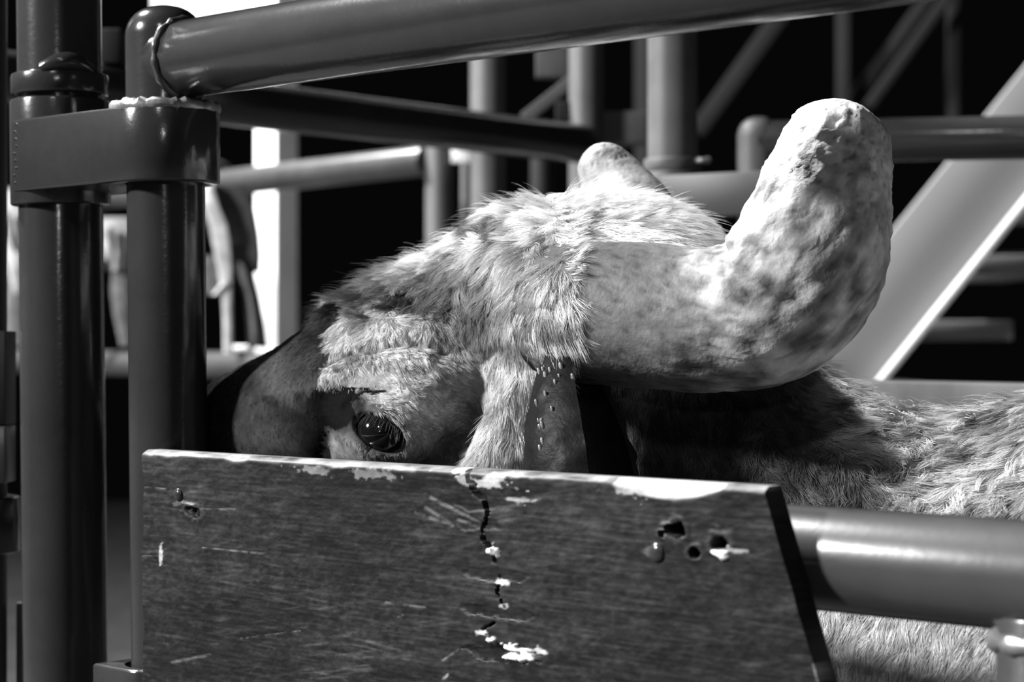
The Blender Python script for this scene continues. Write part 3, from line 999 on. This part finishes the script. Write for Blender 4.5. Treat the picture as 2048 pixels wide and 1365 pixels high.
build_ear(hp_(.05, -.10, -.10), hp_(.02, -.27, -.14), tuple(HF), .036, 'ear')
# drops of wet mud on the ear's rim
M_MUD = mat('wet_mud', .16, .15, .8, (80, .4, 3, .4, .7))
mm = MB()
for k in range(46):
    sx = rng.uniform(0, 1)
    pxx = 1085 + rng.normal(0, 1) * 12 + (rng.random() < .45) * rng.uniform(20, 130)
    pyy = 705 + (pxx - 1085) * .85 + rng.uniform(-6, 30) if rng.random() < .6 else rng.uniform(720, 930)
    if pyy > 760 and pxx > 1120: continue
    # find the ear or skin surface under that place
    ro = Vector((0, 0, CAMZ)); rd = (at(pxx, pyy, 1) - ro).normalized()
    ok, loc, nrm, fi = ear.ray_cast(ear.matrix_world.inverted() @ ro, rd)
    if not ok: continue
    loc = loc + Vector(ear.matrix_parent_inverse.translation) * 0
    rr_ = rng.uniform(.0006, .0016)
    pts = [loc - rd * (rr_ * .25) + (Z3 * .9 + X3 * -.3) * (rr_ * q * 2.2) for q in (-1, -.7, 0, .7, 1)]
    mm.tube(pts, [rr_ * .1, rr_ * .7, rr_, rr_ * .7, rr_ * .1], 10)
if mm.v:
    o = mm.build('mud_drops', M_MUD, bull); o['kind'] = 'stuff'

# hooves and tail
for t_, s_ in ((.10, -.17), (.10, .17), (1.46, -.18), (1.46, .18)):
    q = bp_(t_, s_, 0)
    MB().tube([(q[0], q[1], .0), (q[0], q[1], .01), (q[0], q[1], .05), (q[0], q[1], .065)], [.058, .062, .056, .050], 24).build('hoof', M_BLACK, bull)
tp = [bp_(1.66, 0, 1.22), bp_(1.74, 0, 1.15), bp_(1.77, 0, .95), bp_(1.77, 0, .7), bp_(1.77, 0, .45), bp_(1.77, 0, .33)]
MB().tube([Vector(p) for p in tp], [.04, .03, .022, .02, .035, .005], 16).build('tail', M_GREY_T := mat('tail_hair', .3, .8, .2, (60, .15, 3, .3, .7)), bull)

# ------------------------------------------------------------------ the coat: real hair curves
def build_hair():
    me = BME
    me.calc_loop_triangles()
    nt = len(me.loop_triangles)
    T = np.empty(nt * 3, np.int32); me.loop_triangles.foreach_get('vertices', T); T = T.reshape(-1, 3)
    A, B, C = BP[T[:, 0]], BP[T[:, 1]], BP[T[:, 2]]
    ctr = (A + B + C) / 3
    fn = np.cross(B - A, C - A); ar = np.linalg.norm(fn, axis=1) / 2
    fn /= (2 * ar[:, None] + 1e-12)
    px, py = project(ctr)
    vis = ((V(0, 0, CAMZ) - ctr) * fn).sum(1) / np.linalg.norm(ctr - V(0, 0, CAMZ), axis=1)
    ok = (vis > -.45) & (px > 180) & (px < 2160) & (py > 330) & (py < 1400)
    ok &= ~((py > 1040) & (px < 1560))
    ok &= ~((py > 1090) & (py < 1170) & (px > 1620))
    head = np.linalg.norm(ctr - np.array(hp_(.12, .03, -.08)), axis=1) < .30
    dens = np.where(head, np.where((px < 960) & (py > 600), 1.7, 1.0), .62) * ar * ok
    # no coat on the eyelid rims
    dens[np.linalg.norm(ctr - EYE, axis=1) < .0226] = 0
    NH = 250000
    cum = np.cumsum(dens); tot = cum[-1]
    ti = np.searchsorted(cum, rng.random(NH) * tot)
    ti = np.clip(ti, 0, nt - 1)
    r1, r2 = rng.random(NH), rng.random(NH)
    s1 = np.sqrt(r1)
    w0, w1, w2 = 1 - s1, s1 * (1 - r2), s1 * r2
    root = A[ti] * w0[:, None] + B[ti] * w1[:, None] + C[ti] * w2[:, None]
    nv = BN[T[ti, 0]] * w0[:, None] + BN[T[ti, 1]] * w1[:, None] + BN[T[ti, 2]] * w2[:, None]
    nv /= np.linalg.norm(nv, axis=1, keepdims=True) + 1e-9
    px, py = project(root)
    # keep the horn free
    for k in range(len(HC) - 1):
        a, b = np.array(HC[k][0]), np.array(HC[k + 1][0])
        ba = b - a
        t = np.clip(((root - a) @ ba) / ba.dot(ba), 0, 1)
        dd = np.linalg.norm(root - a - t[:, None] * ba, axis=1)
        keep = (dd > HC[k][1] * .93) | (k == 0)
        root, nv, px, py = root[keep], nv[keep], px[keep], py[keep]
    n = len(root)
    c = coat(px, py)
    dirx, diry, ln, base, curl, lift = c.T
    grey = coat_grey(px, py, base, root)
    # tangent direction from the lie of the coat
    g3 = dirx[:, None] * V(1, 0, 0) - diry[:, None] * V(0, 0, 1)
    wob = (fbm(px * .03, py * .03, 301, 3) - .5)
    ang = wob * (1.3 + 2.2 * curl) + rng.normal(0, .16, n)
    ca, sa = np.cos(ang), np.sin(ang)
    g3 = np.stack([g3[:, 0] * ca - g3[:, 2] * sa, g3[:, 1], g3[:, 0] * sa + g3[:, 2] * ca], 1)
    tg = g3 - nv * (g3 * nv).sum(1, keepdims=True)
    tg /= np.linalg.norm(tg, axis=1, keepdims=True) + 1e-6
    lenm = ln / 1000 * rng.uniform(.6, 1.15, n)
    stray = rng.random(n) < .035 * (ln > 15)
    lenm = np.where(stray, lenm * 1.35, lenm)
    lift = np.clip(lift + rng.normal(0, .10, n) + stray * .3, .08, 1)
    d0 = tg * np.sqrt(1 - (lift * .85) ** 2)[:, None] + nv * (lift * .85)[:, None]
    side = np.cross(nv, tg)
    K = 6
    cl = (fbm(px * .05, py * .05, 311, 2) - .5) * 2
    pts = np.empty((n, K, 3))
    pts[:, 0] = root - nv * .0006
    cur = d0.copy()
    bend = (.10 + .55 * curl)
    for k in range(1, K):
        pts[:, k] = pts[:, k - 1] + cur * (lenm / (K - 1))[:, None]
        cur = cur - nv * (bend * .34 * lift)[:, None] + side * (cl * curl * .55 + rng.normal(0, .08, n))[:, None]
        cur /= np.linalg.norm(cur, axis=1, keepdims=True)
        inward = (cur * nv).sum(1)
        fix = inward < -.10
        cur[fix] -= nv[fix] * (inward[fix] + .05)[:, None]
    # clumps: tips drawn to the tip of a nearby guide hair
    gi = rng.choice(n, int(n * .055), replace=False)
    kd = KDTree(len(gi))
    for q, k in enumerate(gi): kd.insert(root[k], q)
    kd.balance()
    near = np.fromiter((kd.find(root[i])[1] for i in range(n)), dtype=np.int64, count=n)
    gk = gi[near]
    clump = np.clip(.45 + .40 * curl, 0, .88)
    clump = np.where(stray, .1, clump)
    for k in range(1, K):
        w = clump * (k / (K - 1)) ** 1.3
        tgt = pts[gk, k] + (root - root[gk]) * .12
        pts[:, k] = pts[:, k] * (1 - w)[:, None] + tgt * w[:, None]
    # colour per hair
    mud = fbm(px * .022, py * .022, 321, 4)
    grey = grey * np.where((py < 660) & (px > 620) & (px < 1180), np.clip(1.6 - (mud - .36) * 3.4, .22, 1.1), np.clip(1.25 - (mud - .40) * 1.0, .6, 1.1))
    gap_shade = fbm(px * .030, py * .045, 331, 4)
    grey = grey * np.where((px > 1640) & (py < 1060), np.clip(1.7 - (gap_shade - .36) * 3.6, .18, 1.25), 1)  # shaded gaps between the shoulder curls painted into the hair grey
    cg = rng.uniform(.55, 1.3, n)[gk]
    grey = np.clip(grey * cg * rng.uniform(.8, 1.15, n), .012, .92)
    cv = bpy.data.hair_curves.new('coat_hair')
    cv.add_curves([K] * n)
    cv.position_data.foreach_set('vector', pts.astype(np.float32).ravel())
    w0 = np.where(px > 1600, .00014, np.where((px < 960) & (py > 630), .000105, .00012))
    prof = np.array([1, 1, .9, .75, .5, .12])
    rad = (w0[:, None] * prof[None, :])
    ra = cv.attributes.get('radius') or cv.attributes.new('radius', 'FLOAT', 'POINT')
    ra.data.foreach_set('value', rad.astype(np.float32).ravel())
    ca_ = cv.attributes.new('hair_grey', 'FLOAT', 'CURVE')
    ca_.data.foreach_set('value', grey.astype(np.float32))
    m = bpy.data.materials.new('coat_hair')
    m.use_nodes = True
    nt_ = m.node_tree
    b = nt_.nodes['Principled BSDF']
    b.inputs['Roughness'].default_value = .55
    b.inputs['Specular IOR Level'].default_value = .07
    at_ = nt_.nodes.new('ShaderNodeAttribute'); at_.attribute_name = 'hair_grey'
    cc = nt_.nodes.new('ShaderNodeCombineColor')
    for s in ('Red', 'Green', 'Blue'): nt_.links.new(at_.outputs['Fac'], cc.inputs[s])
    nt_.links.new(cc.outputs['Color'], b.inputs['Base Color'])
    cv.materials.append(m)
    o = bpy.data.objects.new('coat_hair', cv)
    COL.objects.link(o)
    o['kind'] = 'stuff'
    o.parent = bull
    o.matrix_parent_inverse = Matrix.Translation(bull.location).inverted()
build_hair()

# eyelashes
lash = MB()
for k in range(34):
    u = k / 33
    sx = 726 + u * 92 + random.uniform(-2, 2); sy = 828 + u * 46 - 10 * math.sin(u * math.pi) + random.uniform(-2, 2)
    p = at(sx, sy, 1.470)
    L_ = random.uniform(.008, .013)
    dv = Vector((-.28 + .4 * (u - .5) + random.uniform(-.15, .15), -.75, -.55)).normalized()
    lash.tube([p, p + dv * L_ * .5, p + dv * L_ + Vector((0, 0, -.0015))], [.00011, .00009, .00003], 5)
o = lash.build('eyelashes', mat('dark_lash', .10, .5), bull); o['kind'] = 'stuff'


# ------------------------------------------------------------------ cross rail and the pens behind
def rail(name, pa, pb, r, label, m, group=None, cat='rail', n=32):
    o = MB().pipe(pa, pb, r, n).build(name, m)
    tag(o, label, cat, group)
    return o

def post(name, px, d, r, label, m, top=2.3, group='upright pen pipes', dx=0):
    x = (px - CX) / FPX * d
    o = MB().pipe((x - dx, d, 0), (x + dx, d, top), r, 32).build(name, m)
    tag(o, label, 'post', group)
    return o

rail('cross_rail', Vector((-.6308, 2.3572, 1.711)), Vector(((1168 - CX) / FPX * 3.240, 3.240, 1.711)), .0306,
     'dark level pipe rail behind the gate, running back to the tall grey post', M_PAINT)
post('pen_post', -125, 2.33, .034, 'upright pipe holding the near end of the dark cross rail', M_PAINT)
post('pen_post', 1172, 3.30, .0275, 'grey upright pipe at the far end of the dark cross rail', M_FARSTEEL)
post('pen_post', 975, 3.75, .0315, 'grey upright pipe rising behind the middle of the dark cross rail', M_FARSTEEL)
post('pen_post', 1084, 4.3, .024, 'dim thin upright pipe between two grey pipes, just above the far horn', M_DIMSTEEL, 1.80)
post('pen_post', 931, 4.3, .0095, 'very thin grey upright bar beside the end post of the shiny rail', M_FARSTEEL, 1.80)

# small lugs and a brace by the tall grey post
def slab(name, px0, px1, py0, py1, d, m, label, cat, hy=.02, parent=None):
    a, b = at(px0, py0, d), at(px1, py1, d)
    o = MB().box(((a.x + b.x) / 2, d, (a.z + b.z) / 2), X3, Y3, Z3, (b.x - a.x) / 2, hy, (a.z - b.z) / 2, .002).build(name, m, parent)
    if parent is None: tag(o, label, cat)
    return o
slab('latch_plate', 1072, 1150, 40, 156, 3.42, M_FARSTEEL, 'square grey steel plate fixed to the tall grey post under the top rail', 'plate')
slab('latch_block', 1190, 1290, 226, 290, 3.33, M_FARSTEEL, 'dim steel block on the side of the tall grey post, above the far horn', 'block', .03)
o = MB().box((at(1100, 196, 3.36)), (at(1145, 158, 3.36) - at(1050, 234, 3.36)).normalized(), Y3, X3.cross(Y3), .047, .012, .008, .001)
d_ = (at(1145, 158, 3.36) - at(1050, 234, 3.36)).normalized()
o = MB().box(at(1098, 198, 3.36), d_, Y3, d_.cross(Y3), .053, .01, .0095, .001).build('brace_bar', M_FARSTEEL)
tag(o, 'short slanting steel brace between the cross rail and the tall grey post', 'brace')
slab('latch_block', 1112, 1160, 205, 245, 3.31, M_DIMSTEEL, 'small dim steel block tucked under the short slanting brace', 'block', .02)

# shiny rail with its end post, lower rail
zR = 1.755
def lvl(px, d, z): return Vector(((px - CX) / FPX * d, d, z))
rail('pen_rail', lvl(-40, 5.6, zR), lvl(856, 4.02, zR), .030, 'shiny upper pipe rail ending at a post, with dark leather hanging over it', M_PAINT2)
rail('pen_rail', lvl(-40, 5.6, 1.346), lvl(862, 4.04, 1.346), .030, 'bright-topped lower pipe rail low behind the nose of the bull', M_PAINT2)
post('pen_post', 878, 4.02, .0268, 'grey end post where the shiny upper rail stops', M_FARSTEEL, zR + .04)
slab('pen_lug', 903, 940, 300, 326, 4.0, M_WHITE, 'small pale lug on the end post of the shiny rail', 'lug', .01)
slab('pen_lug', 206, 247, 62, 130, 2.50, M_DIMSTEEL, 'dim grey block seen between the two front posts near the top', 'block', .02)

# white square post and header board
wp = at(552, 480, 5.35)
th = math.radians(51)
ax = Vector((math.cos(th), math.sin(th), 0)); ay = Vector((-math.sin(th), math.cos(th), 0))
# corner nearest the camera sits on the line between the bright and the grey face
hw = .040
c = Vector((wp.x, wp.y, 1.2)) + ax * hw + ay * hw
o = MB().box(c, ax, ay, Z3, hw, hw, 1.2, .003).build('square_post', M_WHITE)
tag(o, 'white square timber post standing behind the shiny rail', 'post')
a, b = at(305, 60, 5.5), at(1000, -140, 5.5)
o = MB().box(((a.x + b.x) / 2, 5.5, (a.z + b.z) / 2), X3, Y3, Z3, (b.x - a.x) / 2, .02, (b.z - a.z) / 2, .003).build('header_board', M_WHITE)
tag(o, 'white board high behind the dome-capped gate post and its top rail', 'board')

# leather hanging over the shiny rail: tapering strips with thickness
def strip(name, pts, width, m, parent, thick=.006):
    """pts: (px, py, d), width: list of px"""
    vs, fs = [], []
    n = len(pts)
    for (px, py, d), w in zip(pts, width):
        c = at(px, py, d); h = w / FPX * d / 2
        for sx, sy in ((-1, -1), (-.6, -1.25), (.6, -1.25), (1, -1), (1, 1), (-1, 1)):
            vs.append(c + Vector((h * sx, thick * sy * .5, 0)))
    for i in range(n - 1):
        for k in range(6):
            k2 = (k + 1) % 6
            fs.append((i * 6 + k, i * 6 + k2, (i + 1) * 6 + k2, (i + 1) * 6 + k))
    fs.append(tuple(range(6))); fs.append(tuple((n - 1) * 6 + k for k in range(6)))
    return MB().add(vs, fs).build(name, m, parent, True, 60)
M_LEATH = mat('dark_leather', .020, .6, .4, (30, .035, 4, .4, .7), (60, .4, .004))
M_FRINGE = mat('pale_hide', .55, .7, .3, (40, .30, 4, .35, .7), (80, .5, .004))
M_GREYH = mat('grey_hide', .14, .7, .3, (30, .06, 4, .35, .7), (60, .4, .004))
dh = 4.42
ch = empty('hanging_leather', tuple(at(440, 380, dh)))
tag(ch, 'dark leather with a pale edge strip hanging over the shiny rail beside the white post', 'leather')
loop_p = []
tt_ = .600
rc = Vector(lvl(-40, 5.6, zR)).lerp(Vector(lvl(856, 4.02, zR)), tt_)
for k in range(15):
    a = math.radians(-60 + k * 20)
    loop_p.append(rc + Vector((-.774, -.632, 0)) * (.047 * math.cos(a)) + Vector((-.632, .774, 0)) * (.02 - .004 * k) * .6 + Vector((0, 0, .047 * math.sin(a))))
MB().tube(loop_p, [.012] * 15, 10).build('tie_loop', M_LEATH, ch)
strip('leather_panel', [(455, 372, dh), (468, 420, dh), (478, 470, dh), (484, 510, dh - .01), (488, 545, dh)], [70, 82, 80, 74, 62], M_LEATH, ch, .02)
strip('pale_strip', [(415, 362, dh - .03), (416, 385, dh - .04), (423, 415, dh - .04), (436, 450, dh - .04), (443, 490, dh - .04), (450, 540, dh - .04), (454, 590, dh - .04), (456, 640, dh - .04), (457, 706, dh - .04)],
      [16, 26, 30, 34, 33, 27, 19, 16, 16], M_FRINGE, ch, .016)
strip('leather_leg', [(476, 520, dh), (492, 555, dh), (505, 600, dh), (512, 650, dh), (516, 696, dh)], [36, 34, 30, 34, 38], M_LEATH, ch, .02)
strip('grey_strip', [(470, 525, dh - .03), (484, 545, dh - .03), (498, 580, dh - .03), (505, 620, dh - .03), (508, 660, dh - .03), (508, 692, dh - .03)], [20, 18, 13, 11, 10, 8], M_GREYH, ch, .012)
strip('pale_patch', [(425, 512, dh + .02), (428, 535, dh + .02), (430, 560, dh + .02), (426, 590, dh + .02)], [44, 52, 48, 26], M_GREYH, ch, .02)
strip('tie_end', [(452, 566, dh - .05), (442, 576, dh - .05), (430, 590, dh - .05)], [10, 12, 9], M_FRINGE, ch, .01)
c2 = empty('hanging_hide', tuple(at(140, 380, 4.93)))
tag(c2, 'pale hide with dark bands hanging behind the thick hinge post', 'hide')
strip('hide_panel', [(22, 378, 5.2), (22, 420, 5.2), (24, 470, 5.2), (28, 520, 5.2), (34, 585, 5.2)], [56, 50, 42, 30, 8], M_FRINGE, c2, .02)
strip('dark_band', [(14, 425, 5.17), (18, 460, 5.17), (26, 490, 5.17), (36, 505, 5.17)], [7, 8, 9, 8], M_LEATH, c2, .01)
strip('hide_panel', [(228, 436, 4.93), (228, 470, 4.93), (232, 510, 4.93), (236, 540, 4.93)], [60, 58, 44, 24], M_FRINGE, c2, .02)
strip('dark_band', [(222, 455, 4.90), (221, 475, 4.90), (224, 500, 4.90), (219, 540, 4.90)], [10, 12, 9, 8], M_LEATH, c2, .01)
strip('grey_leg', [(242, 530, 4.95), (240, 580, 4.95), (243, 630, 4.95), (252, 692, 4.95)], [30, 34, 28, 20], M_GREYH, c2, .02)
strip('grey_leg', [(30, 540, 5.22), (28, 590, 5.22), (28, 640, 5.22), (30, 692, 5.22)], [30, 34, 34, 30], M_GREYH, c2, .02)
strip('hide_panel', [(120, 376, 4.97), (120, 430, 4.97), (122, 500, 4.97), (124, 560, 4.97)], [150, 150, 140, 120], M_GREYH, c2, .02)
o = MB().box(at(486, 697, 4.55), X3, Y3, Z3, .022, .03, .006, .004).build('folded_cloth', M_WHITE)
o.location.z += .0
tag(o, 'small white folded cloth lying on the lower rail behind the bull', 'cloth')

# ------------------------------------------------------------------ the far gate across the chute
fp = at(1345, 0, 2.52); fq = at(1516, 0, 2.46)
fh = empty('hinge_post', (fp.x, fp.y, 0))
tag(fh, 'grey steel hinge post behind the crown of the bull, with a flat strap', 'post')
MB().pipe((fp.x, fp.y, 0), (fp.x, fp.y, 2.3), .0305, 40).build('post_pipe', M_FARSTEEL, fh)
MB().pipe((fp.x, fp.y, zat(347, 2.52)), (fp.x, fp.y, zat(318, 2.52)), .0355, 40, .003).build('collar', M_FARSTEEL, fh)
MB().pipe((fp.x, fp.y, zat(500, 2.52)), (fp.x, fp.y, zat(346, 2.52)), .0385, 40, .003).build('hinge_sleeve', M_FARSTEEL, fh)
ax = Vector((fq.x - fp.x, fq.y - fp.y, 0)).normalized()
M_STRAP = mat('grey_strap_steel', .040, .5, .3, (8, .03, 4, .3, .7))
MB().box(Vector((fp.x, fp.y, (zat(348, 2.45) + zat(435, 2.45)) / 2)) + ax * .055 + Vector((.0, -.048, 0)), ax, Vector((-ax.y, ax.x, 0)), Z3, .072, .010, (zat(348, 2.45) - zat(435, 2.45)) / 2, .002).build('hinge_strap', M_STRAP, fh)
weld_ring('weld_bead', (fp.x + .035, fp.y - .03, zat(322, 2.5)), .006, .0035, fh, 14, 8)
fg = empty('chute_gate', (fq.x, fq.y, 0))
tag(fg, 'far pipe gate with a domed post cap and a gleaming rail behind the near horn', 'gate')
pts, rad = [], []
rr = .0255
zt = zat(233, 2.46)
for z in (0, 1, zt - rr): pts.append(Vector((fq.x, fq.y, z))); rad.append(rr)
for k in range(1, 8):
    a_ = k / 7 * math.pi / 2
    pts.append(Vector((fq.x, fq.y, zt - rr + rr * math.sin(a_)))); rad.append(max(rr * math.cos(a_) ** .8, .0006))
MB().tube(pts, rad, 40).build('gate_post', M_FARSTEEL, fg)
zf = 1.400 + (CY - 281) / FPX * 2.44
MB().pipe((fq.x, fq.y, zf), lvl(2500, 2.36, zf), .0258, 40).build('top_rail', M_PAINT, fg)

# plank behind the bull's back
zp = 1.4 - 75 / FPX * 2.3
pa, pb = lvl(1480, 2.37, zp), lvl(2400, 1.90, zp)
ax = (pb - pa).normalized(); ay = Vector((-ax.y, ax.x, 0))
o = MB().box((pa + pb) / 2 - Vector((0, 0, .07)), ax, ay, Z3, (pb - pa).length / 2, .019, .07, .003).build('chute_plank', mat('dark_plank', .045, .6, .4, (20, .02, 5, .3, .7)))
tag(o, 'dark horizontal plank with a lit top edge running behind the back of the bull', 'plank')

# ------------------------------------------------------------------ staircase at the right
sd = 4.6
def spt(px, py, d=sd): return at(px, py, d)
st = empty('staircase', (spt(1700, 750).x, sd, 0))
tag(st, 'pale steel staircase slanting up behind the near horn', 'staircase')
foot, head = spt(1625, 790), spt(2190, 90)
ax = (head - foot).normalized()
nrm = ax.cross(Y3)
foot2 = foot - ax * (foot.z / ax.z)
L = (head - foot2).length
wpl = 165 / FPX * sd / 2
MB().box((foot2 + head) / 2, ax, Y3, nrm, L / 2, .012, wpl, .003).build('stringer', M_STRING, st)
MB().box((foot2 + head) / 2 + nrm * (wpl + .002) * (1 if nrm.x > 0 else -1) + Y3 * -.02, ax, Y3, nrm, L / 2, .034, .007, .002).build('lit_edge_strip', M_LIT_EDGE, st)  # added strip, stands in for light falling on the stringer
k = 0
z = .30
while z < 2.2:
    p = foot2 + ax * (z / ax.z)
    MB().box((p.x + .16, sd + .34, z - .06), X3, Y3, Z3, .135, .30, .022, .003).build('tread', M_STRING, st)
    z += .148
    k += 1
MB().box((foot2 + head) / 2 + Vector((0.04, .66, 0)), ax, Y3, nrm, L / 2, .010, .05, .003).build('stringer', M_DIMSTEEL, st)

# ------------------------------------------------------------------ roof truss in the dark
tr = empty('roof_truss', (at(1700, 0, 7).x, 7, 0))
tag(tr, 'dim steel lattice truss in the dark above the far gate', 'truss')
def bar(x0, y0, x1, y1, w, d, m=M_DIMSTEEL, nm='truss_bar'):
    a, b = at(x0, y0, d), at(x1, y1, d)
    ax = (b - a).normalized()
    MB().box((a + b) / 2, ax, Y3, ax.cross(Y3), (b - a).length / 2, .02, w / FPX * d / 2, .003).build(nm, m, tr)
bar(1575, 10, 1392, 265, 34, 7.0)
bar(1686, -60, 1686, 560, 24, 7.0)
bar(1860, -10, 1690, 225, 26, 7.06)
bar(1905, -20, 1735, 215, 20, 6.94)
bar(1906, -60, 1904, 560, 22, 7.0)
bar(1250, -60, 2200, -150, 40, 7.0, nm='top_chord')
bar(1250, 560, 2200, 520, 40, 7.0, nm='bottom_chord')
for px in (1300, 2150):
    a = at(px, 0, 7.0)
    MB().box((a.x, 7.0, 1.5), X3, Y3, Z3, .05, .05, 1.5, .003).build('truss_post', M_DIMSTEEL, tr)
